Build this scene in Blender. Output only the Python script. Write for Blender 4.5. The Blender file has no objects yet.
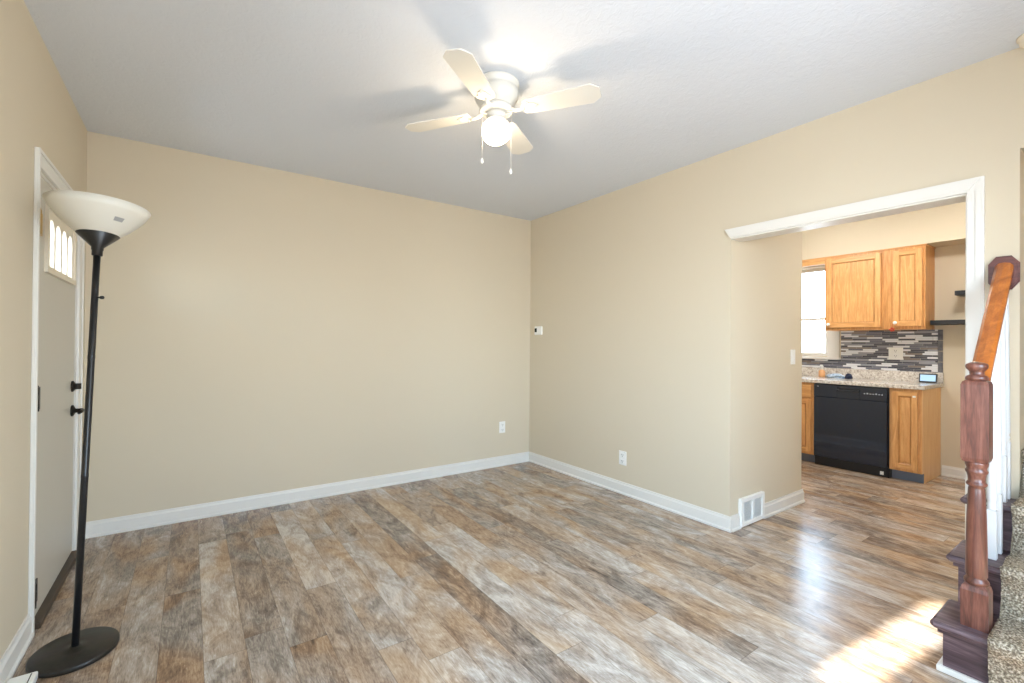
import bpy, bmesh, math, random
from mathutils import Vector, Matrix
random.seed(7)
S = bpy.context.scene
COL = S.collection
R = math.radians

# ------------------------------------------------------------------ camera
CAMLOC = Vector((-3.0867, -3.7690, 1.2574))
cam_d = bpy.data.cameras.new('camera')
cam = bpy.data.objects.new('camera', cam_d); COL.objects.link(cam)
right = Vector((0.83828298, -0.54517243, 0.00828633))
up = Vector((-0.01014552, -0.00040156, 0.99994845))
fwd = Vector((0.545141, 0.83832384, 0.00586768))
m3 = Matrix((right, up, -fwd)).transposed()
cam.matrix_world = Matrix.Translation(CAMLOC) @ m3.to_4x4()
cam_d.sensor_width = 36.0
cam_d.lens = 446.88 / 1024 * 36.0
cam_d.shift_x = 31.17 / 1024
cam_d.clip_start = 0.02
S.camera = cam

# ------------------------------------------------------------------ view, sky, sun, daylight
S.view_settings.view_transform = 'Standard'
S.view_settings.look = 'None'
S.view_settings.gamma = 1.0
S.view_settings.use_curve_mapping = False
S.view_settings.exposure = 0.0
EXPO = 0.40
S.view_settings.exposure = EXPO
S.cycles.max_bounces = 10
S.cycles.diffuse_bounces = 7
S.cycles.sample_clamp_indirect = 6.0

world = bpy.data.worlds.new('daylight_sky'); S.world = world
world.use_nodes = True
wn = world.node_tree.nodes; wl = world.node_tree.links
bg = wn['Background']
wtc = wn.new('ShaderNodeTexCoord'); wsep = wn.new('ShaderNodeSeparateXYZ')
wmr = wn.new('ShaderNodeMapRange'); wmr.inputs[1].default_value = -0.15; wmr.inputs[2].default_value = 0.25
wramp = wn.new('ShaderNodeValToRGB')
wramp.color_ramp.elements[0].color = (0.47, 0.51, 0.56, 1)
wramp.color_ramp.elements[1].color = (0.55, 0.76, 1.0, 1)
e = wramp.color_ramp.elements.new(0.45); e.color = (0.76, 0.89, 1.0, 1)
wl.new(wtc.outputs['Generated'], wsep.inputs[0]); wl.new(wsep.outputs['Z'], wmr.inputs[0])
wl.new(wmr.outputs[0], wramp.inputs[0]); wl.new(wramp.outputs[0], bg.inputs['Color'])
bg.inputs['Strength'].default_value = 13.0

sun_d = bpy.data.lights.new('sun', 'SUN'); sun_d.energy = 26.0; sun_d.angle = R(1.2)
sun_d.color = (1.0, 0.98, 0.95)
sun = bpy.data.objects.new('sun', sun_d); COL.objects.link(sun)
sdir = Vector((1.0, -0.10, -0.555)).normalized()
sun.rotation_euler = sdir.to_track_quat('-Z', 'Y').to_euler()
sun.location = (-8, -2, 5)

def portal(name, loc, sx, sy, direction, energy=None, color=(1, 1, 1)):
    d = bpy.data.lights.new(name, 'AREA'); d.shape = 'RECTANGLE'; d.size = sx; d.size_y = sy
    if energy is None:
        d.cycles.is_portal = True
    else:
        d.energy = energy; d.color = color
    o = bpy.data.objects.new(name, d); COL.objects.link(o)
    o.location = loc
    o.rotation_euler = Vector(direction).to_track_quat('-Z', 'Y').to_euler()
    return o

# ------------------------------------------------------------------ dimensions
W = 3.652      # left wall
H = 2.60       # ceiling
YC = -2.144    # corner of the right wall where the opening starts
L = 1.088      # depth of that wall return
YR = -3.252    # far side of the opening
YS = -3.41     # stairwell wall face
Y0 = -4.35     # front wall behind the camera
K = 3.16       # kitchen far wall
HD = 1.992     # opening head

portal('portal_front', (-1.75, Y0 - 0.14, 1.40), 1.7, 1.5, (0, 1, 0))
portal('portal_left_wide', (-W - 0.14, -3.71, 1.375), 0.98, 1.55, (1, 0, 0))
portal('portal_left', (-W - 0.14, -2.832, 1.775), 0.155, 0.65, (1, 0, 0))
portal('portal_kitchen', (K + 0.14, -1.27, 1.68), 0.66, 1.05, (-1, 0, 0))

# ------------------------------------------------------------------ materials
def mat(name, color, rough=0.5, metal=0.0, spec=0.5, emit=None, estr=0.0, coat=0.0):
    m = bpy.data.materials.new(name); m.use_nodes = True
    b = m.node_tree.nodes['Principled BSDF']
    b.inputs['Base Color'].default_value = (*color, 1)
    b.inputs['Roughness'].default_value = rough
    b.inputs['Metallic'].default_value = metal
    b.inputs['Specular IOR Level'].default_value = spec
    b.inputs['Coat Weight'].default_value = coat
    if emit:
        b.inputs['Emission Color'].default_value = (*emit, 1)
        b.inputs['Emission Strength'].default_value = estr
    return m

def srgb(r, g, b):
    f = lambda c: (c / 255 / 12.92) if c / 255 <= 0.04045 else ((c / 255 + 0.055) / 1.055) ** 2.4
    return (f(r), f(g), f(b))

def nt(m): return m.node_tree.nodes, m.node_tree.links, m.node_tree.nodes['Principled BSDF']

def add_bump(m, scale, strength, dist=0.002, detail=3, kind='noise', stretch=(1, 1, 1)):
    n, l, b = nt(m)
    tc = n.new('ShaderNodeTexCoord'); mp = n.new('ShaderNodeMapping'); mp.inputs['Scale'].default_value = stretch
    t = n.new('ShaderNodeTexNoise'); t.inputs['Scale'].default_value = scale; t.inputs['Detail'].default_value = detail
    bp = n.new('ShaderNodeBump'); bp.inputs['Strength'].default_value = strength; bp.inputs['Distance'].default_value = dist
    l.new(tc.outputs['Object'], mp.inputs[0]); l.new(mp.outputs[0], t.inputs['Vector'])
    l.new(t.outputs['Fac'], bp.inputs['Height']); l.new(bp.outputs[0], b.inputs['Normal'])

def add_mottle(m, c1, c2, scale, stretch=(1, 1, 1), detail=4, lo=0.35, hi=0.65, dist=0.0):
    n, l, b = nt(m)
    tc = n.new('ShaderNodeTexCoord'); mp = n.new('ShaderNodeMapping'); mp.inputs['Scale'].default_value = stretch
    t = n.new('ShaderNodeTexNoise'); t.inputs['Scale'].default_value = scale; t.inputs['Detail'].default_value = detail
    t.inputs['Distortion'].default_value = dist
    r = n.new('ShaderNodeValToRGB'); r.color_ramp.elements[0].position = lo; r.color_ramp.elements[1].position = hi
    r.color_ramp.elements[0].color = (*c1, 1); r.color_ramp.elements[1].color = (*c2, 1)
    l.new(tc.outputs['Object'], mp.inputs[0]); l.new(mp.outputs[0], t.inputs['Vector'])
    l.new(t.outputs['Fac'], r.inputs[0]); l.new(r.outputs[0], b.inputs['Base Color'])
    return r

M = {}
BULB = 225.0
M['wall'] = mat('beige_wall_paint', srgb(210, 198, 175), 0.75, spec=0.25)
add_bump(M['wall'], 160, 0.15, 0.001)
M['ceiling'] = mat('textured_white_ceiling', srgb(214, 219, 226), 0.85, spec=0.2)
def ceiling_bump():
    n, l, b = nt(M['ceiling'])
    tc = n.new('ShaderNodeTexCoord')
    a = n.new('ShaderNodeTexNoise'); a.inputs['Scale'].default_value = 26; a.inputs['Detail'].default_value = 6; a.inputs['Roughness'].default_value = 0.65; a.inputs['Distortion'].default_value = 1.2
    c = n.new('ShaderNodeTexVoronoi'); c.inputs['Scale'].default_value = 9; c.feature = 'SMOOTH_F1'
    ad = n.new('ShaderNodeMath'); ad.operation = 'MULTIPLY_ADD'; ad.inputs[1].default_value = 0.35
    bp = n.new('ShaderNodeBump'); bp.inputs['Strength'].default_value = 0.55; bp.inputs['Distance'].default_value = 0.006
    l.new(tc.outputs['Object'], a.inputs['Vector']); l.new(tc.outputs['Object'], c.inputs['Vector'])
    l.new(c.outputs['Distance'], ad.inputs[0]); l.new(a.outputs['Fac'], ad.inputs[2])
    l.new(ad.outputs[0], bp.inputs['Height']); l.new(bp.outputs[0], b.inputs['Normal'])
ceiling_bump()
M['trim'] = mat('white_trim_paint', srgb(226, 223, 216), 0.35)
M['door'] = mat('grey_door_paint', srgb(197, 192, 180), 0.4)
M['frame_cream'] = mat('cream_window_insert', srgb(226, 216, 196), 0.4)
M['plastic'] = mat('white_plastic', srgb(238, 237, 232), 0.35)
M['fanwhite'] = mat('white_fan_enamel', srgb(220, 217, 208), 0.3)
M['black'] = mat('black_lamp_metal', (0.012, 0.012, 0.013), 0.35)
M['basebrown'] = mat('dark_lamp_base', (0.022, 0.018, 0.013), 0.42)
add_mottle(M['basebrown'], (0.009, 0.008, 0.006), (0.020, 0.016, 0.012), 60)
M['shade'] = mat('white_lamp_shade_plastic', srgb(222, 219, 208), 0.45)
M['sticker'] = mat('grey_sticker', srgb(160, 160, 158), 0.6)
M['brass'] = mat('brass', (0.55, 0.38, 0.16), 0.35, metal=1.0)
M['bronze'] = mat('dark_bronze', (0.02, 0.016, 0.013), 0.35, metal=0.6)
M['screen'] = mat('dark_display', (0.02, 0.025, 0.018), 0.2)
M['slot'] = mat('dark_slot', (0.02, 0.02, 0.02), 0.5)
M['ventdark'] = mat('vent_inside', srgb(70, 74, 80), 0.7)
M['toe'] = mat('grey_toe_kick', srgb(106, 116, 132), 0.5)
M['bwhite'] = mat('white_baluster_paint', srgb(218, 220, 221), 0.35)
M['bshelf'] = mat('black_shelf_wood', (0.012, 0.013, 0.016), 0.4)
M['dwblack'] = mat('gloss_black_dishwasher', (0.008, 0.015, 0.030), 0.06, spec=0.7)  # blue in the base colour stands in for bluish reflections
M['dwtrim'] = mat('black_dishwasher_trim', (0.008, 0.008, 0.01), 0.35)
M['red'] = mat('red_bead', srgb(190, 60, 40), 0.4)
M['cloth'] = mat('light_blue_cloth', srgb(150, 180, 205), 0.8)
add_mottle(M['cloth'], srgb(110, 140, 175), srgb(205, 222, 235), 40)
M['navy'] = mat('dark_blue_cloth', srgb(35, 45, 70), 0.8)
M['soap'] = mat('peach_soap', srgb(226, 170, 120), 0.4)
M['glow_screen'] = mat('lit_screen', (0.1, 0.15, 0.2), 0.2, emit=srgb(170, 205, 235), estr=0.9)
M['steel'] = mat('steel', (0.6, 0.6, 0.62), 0.3, metal=1)
M['thresh'] = mat('dark_threshold', srgb(74, 60, 46), 0.5)
M['bulb'] = mat('lit_bulb', (0.9, 0.85, 0.78), 0.4, emit=(1.0, 0.80, 0.56), estr=BULB)
def globe_mat():
    m = bpy.data.materials.new('thin_frosted_glass'); m.use_nodes = True
    n = m.node_tree.nodes; l = m.node_tree.links; n.clear()
    o = n.new('ShaderNodeOutputMaterial'); mx = n.new('ShaderNodeMixShader'); mx.inputs[0].default_value = 0.25
    t = n.new('ShaderNodeBsdfTransparent'); g = n.new('ShaderNodeBsdfTranslucent'); g.inputs['Color'].default_value = (0.9, 0.88, 0.84, 1)
    l.new(t.outputs[0], mx.inputs[1]); l.new(g.outputs[0], mx.inputs[2]); l.new(mx.outputs[0], o.inputs[0])
    return m
M['globe'] = globe_mat()
M['kfill'] = mat('kitchen_fill_glow', (0.9, 0.9, 0.85), 0.4, emit=(1.0, 0.97, 0.93), estr=58.0)  # emission of the added kitchen fill lights
M['sfill'] = mat('stair_fill_glow', (0.9, 0.9, 0.85), 0.4, emit=(1.0, 0.93, 0.84), estr=130.0)  # emission of the added stairwell fill light

def glass_mat():
    m = bpy.data.materials.new('window_glass'); m.use_nodes = True
    n = m.node_tree.nodes; l = m.node_tree.links; n.clear()
    o = n.new('ShaderNodeOutputMaterial'); mx = n.new('ShaderNodeMixShader')
    t = n.new('ShaderNodeBsdfTransparent'); g = n.new('ShaderNodeBsdfGlossy'); g.inputs['Roughness'].default_value = 0.02
    lw = n.new('ShaderNodeLayerWeight'); lw.inputs['Blend'].default_value = 0.15
    l.new(lw.outputs['Fresnel'], mx.inputs[0]); l.new(t.outputs[0], mx.inputs[1]); l.new(g.outputs[0], mx.inputs[2]); l.new(mx.outputs[0], o.inputs[0])
    return m
M['glass'] = glass_mat()

def wood(name, dark, mid, light, axis='z', rough=0.35, scale=1.0, coat=0.0):
    m = mat(name, mid, rough, coat=coat)
    n, l, b = nt(m)
    st = {'x': (1.2, 14, 14), 'y': (14, 1.2, 14), 'z': (14, 14, 1.2)}[axis]
    tc = n.new('ShaderNodeTexCoord'); mp = n.new('ShaderNodeMapping'); mp.inputs['Scale'].default_value = [s * scale for s in st]
    t = n.new('ShaderNodeTexNoise'); t.inputs['Scale'].default_value = 1.6; t.inputs['Detail'].default_value = 6; t.inputs['Distortion'].default_value = 1.4
    mp2 = n.new('ShaderNodeMapping'); mp2.inputs['Scale'].default_value = [s * scale * 5 for s in st]
    t2 = n.new('ShaderNodeTexNoise'); t2.inputs['Scale'].default_value = 3.0; t2.inputs['Detail'].default_value = 3
    r = n.new('ShaderNodeValToRGB')
    r.color_ramp.elements[0].position = 0.3; r.color_ramp.elements[0].color = (*dark, 1)
    r.color_ramp.elements[1].position = 0.72; r.color_ramp.elements[1].color = (*light, 1)
    e = r.color_ramp.elements.new(0.5); e.color = (*mid, 1)
    mx = n.new('ShaderNodeMath'); mx.operation = 'MULTIPLY_ADD'; mx.inputs[1].default_value = 0.35
    sub = n.new('ShaderNodeMath'); sub.operation = 'SUBTRACT'; sub.inputs[1].default_value = 0.5
    l.new(tc.outputs['Object'], mp.inputs[0]); l.new(tc.outputs['Object'], mp2.inputs[0])
    l.new(mp.outputs[0], t.inputs['Vector']); l.new(mp2.outputs[0], t2.inputs['Vector'])
    l.new(t2.outputs['Fac'], sub.inputs[0]); l.new(sub.outputs[0], mx.inputs[0]); l.new(t.outputs['Fac'], mx.inputs[2])
    l.new(mx.outputs[0], r.inputs[0]); l.new(r.outputs[0], b.inputs['Base Color'])
    return m
M['oak'] = wood('honey_oak', srgb(190, 136, 80), srgb(210, 156, 96), srgb(224, 176, 116), 'z', 0.38, 1.6)
M['oakh'] = wood('honey_oak_level_grain', srgb(186, 132, 76), srgb(206, 152, 92), srgb(222, 172, 112), 'y', 0.38, 1.6)
M['oakd'] = wood('shaded_oak_edges', srgb(164, 112, 62), srgb(184, 132, 78), srgb(198, 148, 92), 'z', 0.4, 1.6)  # darker oak paints shade into the door panel chamfers
M['oakc'] = wood('oak_face_frame', srgb(176, 120, 64), srgb(198, 142, 82), srgb(214, 162, 100), 'z', 0.4, 1.6)  # darkened so the shadow gaps around the doors sit in the colour
M['oakside'] = wood('pale_oak_side', srgb(222, 176, 118), srgb(232, 190, 134), srgb(240, 204, 152), 'z', 0.4, 1.2)
M['newel'] = wood('reddish_brown_stained_wood', srgb(76, 44, 36), srgb(106, 63, 50), srgb(134, 86, 70), 'z', 0.3, 1.5, coat=0.3)
M['rail'] = wood('amber_stained_wood', srgb(150, 80, 28), srgb(176, 98, 38), srgb(196, 118, 52), 'x', 0.28, 0.8, coat=0.4)
M['rosette'] = wood('dark_cherry_wood', srgb(60, 28, 26), srgb(92, 48, 42), srgb(118, 66, 56), 'y', 0.4, 1.3)
M['tread'] = wood('worn_dark_stained_wood', srgb(54, 38, 42), srgb(82, 64, 69), srgb(116, 97, 102), 'y', 0.38, 1.0)

def carpet_mat():
    m = mat('speckled_tan_carpet', srgb(150, 138, 120), 0.95, spec=0.1)
    n, l, b = nt(m)
    tc = n.new('ShaderNodeTexCoord')
    t = n.new('ShaderNodeTexNoise'); t.inputs['Scale'].default_value = 150; t.inputs['Detail'].default_value = 3
    r = n.new('ShaderNodeValToRGB'); r.color_ramp.elements[0].position = 0.36; r.color_ramp.elements[1].position = 0.66
    r.color_ramp.elements[0].color = (*srgb(112, 101, 88), 1); r.color_ramp.elements[1].color = (*srgb(216, 205, 186), 1)
    e = r.color_ramp.elements.new(0.5); e.color = (*srgb(156, 144, 124), 1)
    l.new(tc.outputs['Object'], t.inputs['Vector']); l.new(t.outputs['Fac'], r.inputs[0]); l.new(r.outputs[0], b.inputs['Base Color'])
    bp = n.new('ShaderNodeBump'); bp.inputs['Strength'].default_value = 1.0; bp.inputs['Distance'].default_value = 0.01
    l.new(t.outputs['Fac'], bp.inputs['Height']); l.new(bp.outputs[0], b.inputs['Normal'])
    return m
M['carpet'] = carpet_mat()

def granite():
    m = mat('speckled_granite', srgb(190, 182, 170), 0.15)
    n, l, b = nt(m)
    tc = n.new('ShaderNodeTexCoord')
    t = n.new('ShaderNodeTexNoise'); t.inputs['Scale'].default_value = 48; t.inputs['Detail'].default_value = 5; t.inputs['Roughness'].default_value = 0.75
    r = n.new('ShaderNodeValToRGB')
    r.color_ramp.elements[0].position = 0.34; r.color_ramp.elements[0].color = (*srgb(136, 126, 118), 1)
    r.color_ramp.elements[1].position = 0.62; r.color_ramp.elements[1].color = (*srgb(228, 225, 219), 1)
    e = r.color_ramp.elements.new(0.46); e.color = (*srgb(198, 190, 180), 1)
    l.new(tc.outputs['Object'], t.inputs['Vector']); l.new(t.outputs['Fac'], r.inputs[0]); l.new(r.outputs[0], b.inputs['Base Color'])
    return m
M['granite'] = granite()

def floor_mat():
    m = mat('weathered_oak_planks', (0.3, 0.25, 0.2), 0.3, spec=0.5)
    n, l, b = nt(m)
    def mth(op, a, c=None, c2=None):
        x = n.new('ShaderNodeMath'); x.operation = op
        for i, v in enumerate((a, c, c2)):
            if v is None: continue
            if isinstance(v, (int, float)): x.inputs[i].default_value = v
            else: l.new(v, x.inputs[i])
        return x.outputs[0]
    tc = n.new('ShaderNodeTexCoord'); sp = n.new('ShaderNodeSeparateXYZ'); l.new(tc.outputs['Object'], sp.inputs[0])
    PW, PL = 0.15, 1.22
    u = mth('DIVIDE', mth('ADD', sp.outputs['X'], 0.03 + 0.15 * 40), PW)
    row = mth('FLOOR', u); fu = mth('FRACT', u)
    wr = n.new('ShaderNodeTexWhiteNoise'); wr.noise_dimensions = '1D'; l.new(row, wr.inputs['W'])
    v = mth('ADD', mth('DIVIDE', mth('ADD', sp.outputs['Y'], 20.0), PL), mth('MULTIPLY', wr.outputs['Value'], 3.0))
    cell = mth('FLOOR', v); fv = mth('FRACT', v)
    cb = n.new('ShaderNodeCombineXYZ'); l.new(row, cb.inputs[0]); l.new(cell, cb.inputs[1])
    wid = n.new('ShaderNodeTexWhiteNoise'); wid.noise_dimensions = '3D'; l.new(cb.outputs[0], wid.inputs['Vector'])
    # coordinates of the wood inside each plank: shifted by the plank's own random number
    off = n.new('ShaderNodeVectorMath'); off.operation = 'SCALE'; off.inputs['Scale'].default_value = 37.0; l.new(wid.outputs['Color'], off.inputs[0])
    pos = n.new('ShaderNodeVectorMath'); pos.operation = 'ADD'; l.new(tc.outputs['Object'], pos.inputs[0]); l.new(off.outputs[0], pos.inputs[1])
    def noise(sc, stretch, det, dist=0.0, rough=0.5):
        mp = n.new('ShaderNodeMapping'); mp.inputs['Scale'].default_value = stretch
        t = n.new('ShaderNodeTexNoise'); t.inputs['Scale'].default_value = sc; t.inputs['Detail'].default_value = det
        t.inputs['Distortion'].default_value = dist; t.inputs['Roughness'].default_value = rough
        l.new(pos.outputs[0], mp.inputs[0]); l.new(mp.outputs[0], t.inputs['Vector'])
        return t.outputs['Fac']
    blotch = noise(3.2, (2.4, 1.1, 1), 9, 1.6, 0.68)
    grain = noise(9.0, (6.0, 0.9, 1), 8, 2.2, 0.68)
    fine = noise(90.0, (3.5, 0.35, 1), 3)
    grit = noise(24.0, (3.4, 0.6, 1), 9, 0.5, 0.72)
    tint = noise(1.7, (2.0, 0.9, 1), 3, 0.8)
    # value: per-plank brightness + blotches + grain
    val = mth('ADD', mth('MULTIPLY', wid.outputs['Value'], 0.27), mth('MULTIPLY', blotch, 1.15))
    val = mth('ADD', val, mth('MULTIPLY', grain, 0.55))
    val = mth('ADD', val, mth('MULTIPLY', fine, 0.34))
    val = mth('ADD', val, mth('MULTIPLY', grit, 0.55))
    val = mth('SUBTRACT', val, 0.93)
    def ramp(cols):
        r = n.new('ShaderNodeValToRGB'); cr = r.color_ramp
        cr.elements[0].position, c = cols[0]; cr.elements[0].color = (*c, 1)
        cr.elements[1].position, c = cols[-1]; cr.elements[1].color = (*c, 1)
        for p_, c in cols[1:-1]:
            e = cr.elements.new(p_); e.color = (*c, 1)
        l.new(val, r.inputs[0]); return r.outputs[0]
    brown = ramp([(0.12, srgb(76, 60, 48)), (0.36, srgb(136, 108, 84)), (0.56, srgb(172, 143, 114)), (0.82, srgb(202, 180, 152))])
    grey = ramp([(0.12, srgb(84, 76, 69)), (0.36, srgb(136, 124, 113)), (0.56, srgb(174, 162, 150)), (0.82, srgb(212, 204, 195))])
    tm = n.new('ShaderNodeMapRange'); tm.inputs[1].default_value = 0.36; tm.inputs[2].default_value = 0.62
    l.new(tint, tm.inputs[0])
    mx = n.new('ShaderNodeMix'); mx.data_type = 'RGBA'
    l.new(tm.outputs[0], mx.inputs['Factor']); l.new(brown, mx.inputs['A']); l.new(grey, mx.inputs['B'])
    # joints between planks
    eu = mth('MINIMUM', fu, mth('SUBTRACT', 1.0, fu)); ev = mth('MINIMUM', fv, mth('SUBTRACT', 1.0, fv))
    ju = mth('LESS_THAN', eu, 0.009); jv = mth('LESS_THAN', ev, 0.0012)
    j = mth('MAXIMUM', ju, jv)
    mj = n.new('ShaderNodeMix'); mj.data_type = 'RGBA'
    l.new(mth('MULTIPLY', j, 0.45), mj.inputs['Factor']); l.new(mx.outputs['Result'], mj.inputs['A']); mj.inputs['B'].default_value = (*srgb(70, 56, 46), 1)
    l.new(mj.outputs['Result'], b.inputs['Base Color'])
    rr = mth('ADD', 0.17, mth('MULTIPLY', grain, 0.16)); l.new(rr, b.inputs['Roughness'])
    bp = n.new('ShaderNodeBump'); bp.inputs['Strength'].default_value = 0.14; bp.inputs['Distance'].default_value = 0.001
    hh = mth('SUBTRACT', mth('ADD', mth('MULTIPLY', grain, 0.7), mth('MULTIPLY', fine, 0.4)), j)
    l.new(hh, bp.inputs['Height']); l.new(bp.outputs[0], b.inputs['Normal'])
    return m
M['floor'] = floor_mat()

def mosaic():
    """strips of glass and stone, running along y, stacked in z"""
    m = mat('strip_mosaic_tile', (0.3, 0.3, 0.32), 0.2)
    n, l, b = nt(m)
    def mth(op, a, c=None):
        x = n.new('ShaderNodeMath'); x.operation = op
        for i, v in enumerate((a, c)):
            if v is None: continue
            if isinstance(v, (int, float)): x.inputs[i].default_value = v
            else: l.new(v, x.inputs[i])
        return x.outputs[0]
    tc = n.new('ShaderNodeTexCoord'); sp = n.new('ShaderNodeSeparateXYZ'); l.new(tc.outputs['Object'], sp.inputs[0])
    v = mth('DIVIDE', mth('ADD', sp.outputs['Z'], 1.0), 0.0185); row = mth('FLOOR', v); fv = mth('FRACT', v)
    wr = n.new('ShaderNodeTexWhiteNoise'); wr.noise_dimensions = '1D'; l.new(row, wr.inputs['W'])
    u = mth('ADD', mth('DIVIDE', mth('ADD', sp.outputs['Y'], 9.0), 0.13), mth('MULTIPLY', wr.outputs['Value'], 7.3)); cu = mth('FLOOR', u); fu = mth('FRACT', u)
    cb = n.new('ShaderNodeCombineXYZ'); l.new(row, cb.inputs[0]); l.new(cu, cb.inputs[1])
    wid = n.new('ShaderNodeTexWhiteNoise'); wid.noise_dimensions = '3D'; l.new(cb.outputs[0], wid.inputs['Vector'])
    r = n.new('ShaderNodeValToRGB'); cr = r.color_ramp; cr.interpolation = 'CONSTANT'
    cols = [(0, srgb(66, 68, 80)), (0.24, srgb(100, 102, 116)), (0.42, srgb(140, 142, 150)), (0.58, srgb(222, 224, 228)), (0.88, srgb(124, 112, 106))]
    cr.elements[0].position = 0; cr.elements[0].color = (*cols[0][1], 1)
    cr.elements[1].position = cols[-1][0]; cr.elements[1].color = (*cols[-1][1], 1)
    for p_, c in cols[1:-1]:
        e = cr.elements.new(p_); e.color = (*c, 1)
    l.new(wid.outputs['Value'], r.inputs[0])
    j = mth('MAXIMUM', mth('LESS_THAN', fv, 0.12), mth('LESS_THAN', fu, 0.02))
    mj = n.new('ShaderNodeMix'); mj.data_type = 'RGBA'; l.new(j, mj.inputs['Factor']); l.new(r.outputs[0], mj.inputs['A']); mj.inputs['B'].default_value = (*srgb(170, 168, 164), 1)
    l.new(mj.outputs['Result'], b.inputs['Base Color'])
    return m
M['mosaic'] = mosaic()
M['slate'] = mat('dark_slate_tile', srgb(88, 88, 94), 0.4)
add_mottle(M['slate'], srgb(70, 70, 76), srgb(108, 108, 112), 20)

# ------------------------------------------------------------------ mesh helpers
class MB:
    def __init__(s): s.bm = bmesh.new()
    def box(s, x0, x1, y0, y1, z0, z1, bev=0.0, mx=None):
        x0, x1 = sorted((x0, x1)); y0, y1 = sorted((y0, y1)); z0, z1 = sorted((z0, z1))
        vs = [s.bm.verts.new(c) for c in ((x0,y0,z0),(x1,y0,z0),(x1,y1,z0),(x0,y1,z0),(x0,y0,z1),(x1,y0,z1),(x1,y1,z1),(x0,y1,z1))]
        fs = [s.bm.faces.new([vs[i] for i in f]) for f in ((3,2,1,0),(4,5,6,7),(0,1,5,4),(1,2,6,5),(2,3,7,6),(3,0,4,7))]
        if bev:
            ed = {e for f in fs for e in f.edges}
            r = bmesh.ops.bevel(s.bm, geom=list(ed), offset=bev, segments=2, profile=0.5, affect='EDGES')
            vs = list({v for f in r['faces'] for v in f.verts} | {v for v in vs if v.is_valid})
        if mx is not None: bmesh.ops.transform(s.bm, matrix=mx, verts=[v for v in vs if v.is_valid])
        return s
    def lathe(s, prof, c=(0, 0, 0), axis=(0, 0, 1), seg=32, cap=True, smooth=True):
        """prof: (radius, height) pairs along axis"""
        a = Vector(axis).normalized(); u = a.orthogonal().normalized(); w = a.cross(u); c = Vector(c)
        rings = []
        for r, h in prof:
            rings.append([s.bm.verts.new(c + a * h + (u * math.cos(t) + w * math.sin(t)) * r) for t in [2 * math.pi * i / seg for i in range(seg)]])
        for A, B in zip(rings, rings[1:]):
            for i in range(seg):
                f = s.bm.faces.new((A[i], A[(i + 1) % seg], B[(i + 1) % seg], B[i])); f.smooth = smooth
        if cap:
            s.bm.faces.new(rings[0][::-1]); s.bm.faces.new(rings[-1])
        return s
    def prism(s, pts, d, smooth=False):
        """pts: planar 3D outline, d: extrusion vector"""
        d = Vector(d)
        A = [s.bm.verts.new(Vector(p)) for p in pts]; B = [s.bm.verts.new(Vector(p) + d) for p in pts]
        s.bm.faces.new(A[::-1]); s.bm.faces.new(B)
        n = len(A)
        for i in range(n):
            f = s.bm.faces.new((A[i], A[(i + 1) % n], B[(i + 1) % n], B[i])); f.smooth = smooth
        return s
    def tube(s, pts, r, seg=10, cap=True):
        pts = [Vector(p) for p in pts]; rs = r if isinstance(r, (list, tuple)) else [r] * len(pts)
        rings = []; prev = None
        for i, p in enumerate(pts):
            t = (pts[min(i + 1, len(pts) - 1)] - pts[max(i - 1, 0)]).normalized()
            if prev is None: u = t.orthogonal().normalized()
            else: u = (prev - t * prev.dot(t)).normalized()
            prev = u; w = t.cross(u)
            rings.append([s.bm.verts.new(p + (u * math.cos(a) + w * math.sin(a)) * rs[i]) for a in [2 * math.pi * k / seg for k in range(seg)]])
        for A, B in zip(rings, rings[1:]):
            for i in range(seg):
                f = s.bm.faces.new((A[i], A[(i + 1) % seg], B[(i + 1) % seg], B[i])); f.smooth = True
        if cap: s.bm.faces.new(rings[0][::-1]); s.bm.faces.new(rings[-1])
        return s
    def build(s, name, m, parent=None, origin=None, recalc=True):
        if recalc: bmesh.ops.recalc_face_normals(s.bm, faces=s.bm.faces)
        me = bpy.data.meshes.new(name)
        if origin is not None: bmesh.ops.translate(s.bm, vec=-Vector(origin), verts=s.bm.verts)
        s.bm.to_mesh(me); s.bm.free()
        me.materials.append(m)
        o = bpy.data.objects.new(name, me); COL.objects.link(o)
        loc = Vector(origin) if origin is not None else Vector((0, 0, 0))
        if parent is not None:
            # every parent sits unrotated, so subtract its world place
            p = parent; wl_ = Vector((0, 0, 0))
            while p is not None: wl_ += p.location; p = p.parent
            o.parent = parent; loc = loc - wl_
        o.location = loc
        return o

def empty(name, loc=(0, 0, 0)):
    o = bpy.data.objects.new(name, None); COL.objects.link(o); o.location = loc; o.empty_display_size = 0.1
    return o
def tag(o, label=None, cat=None, group=None, kind=None):
    if label: o['label'] = label
    if cat: o['category'] = cat
    if group: o['group'] = group
    if kind: o['kind'] = kind
    return o
def structure(name, mb, m, label=None):
    o = mb.build(name, m); o['kind'] = 'structure'
    if label: o['label'] = label
    return o
def copy_tree(o, parent=None):
    c = o.copy(); COL.objects.link(c); c.parent = parent
    for ch in list(o.children): copy_tree(ch, c)
    return c

# ------------------------------------------------------------------ room shell
T = 0.13
mb = MB(); mb.box(-W - T, K + T, Y0 - T, T, -0.12, 0)
structure('floor', mb, M['floor'], 'weathered grey and brown wood plank floor')

mb = MB()
mb.box(-W - T, 0.13, Y0 - T, T, H, H + 0.12)
mb.box(0.13, K + T, -3.31, T, H, H + 0.12)
structure('ceiling', mb, M['ceiling'], 'white textured ceiling')

mb = MB(); mb.box(-W, 0, 0, T, 0, H)
structure('wall_back', mb, M['wall'], 'long beige wall at the back of the room')

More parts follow.
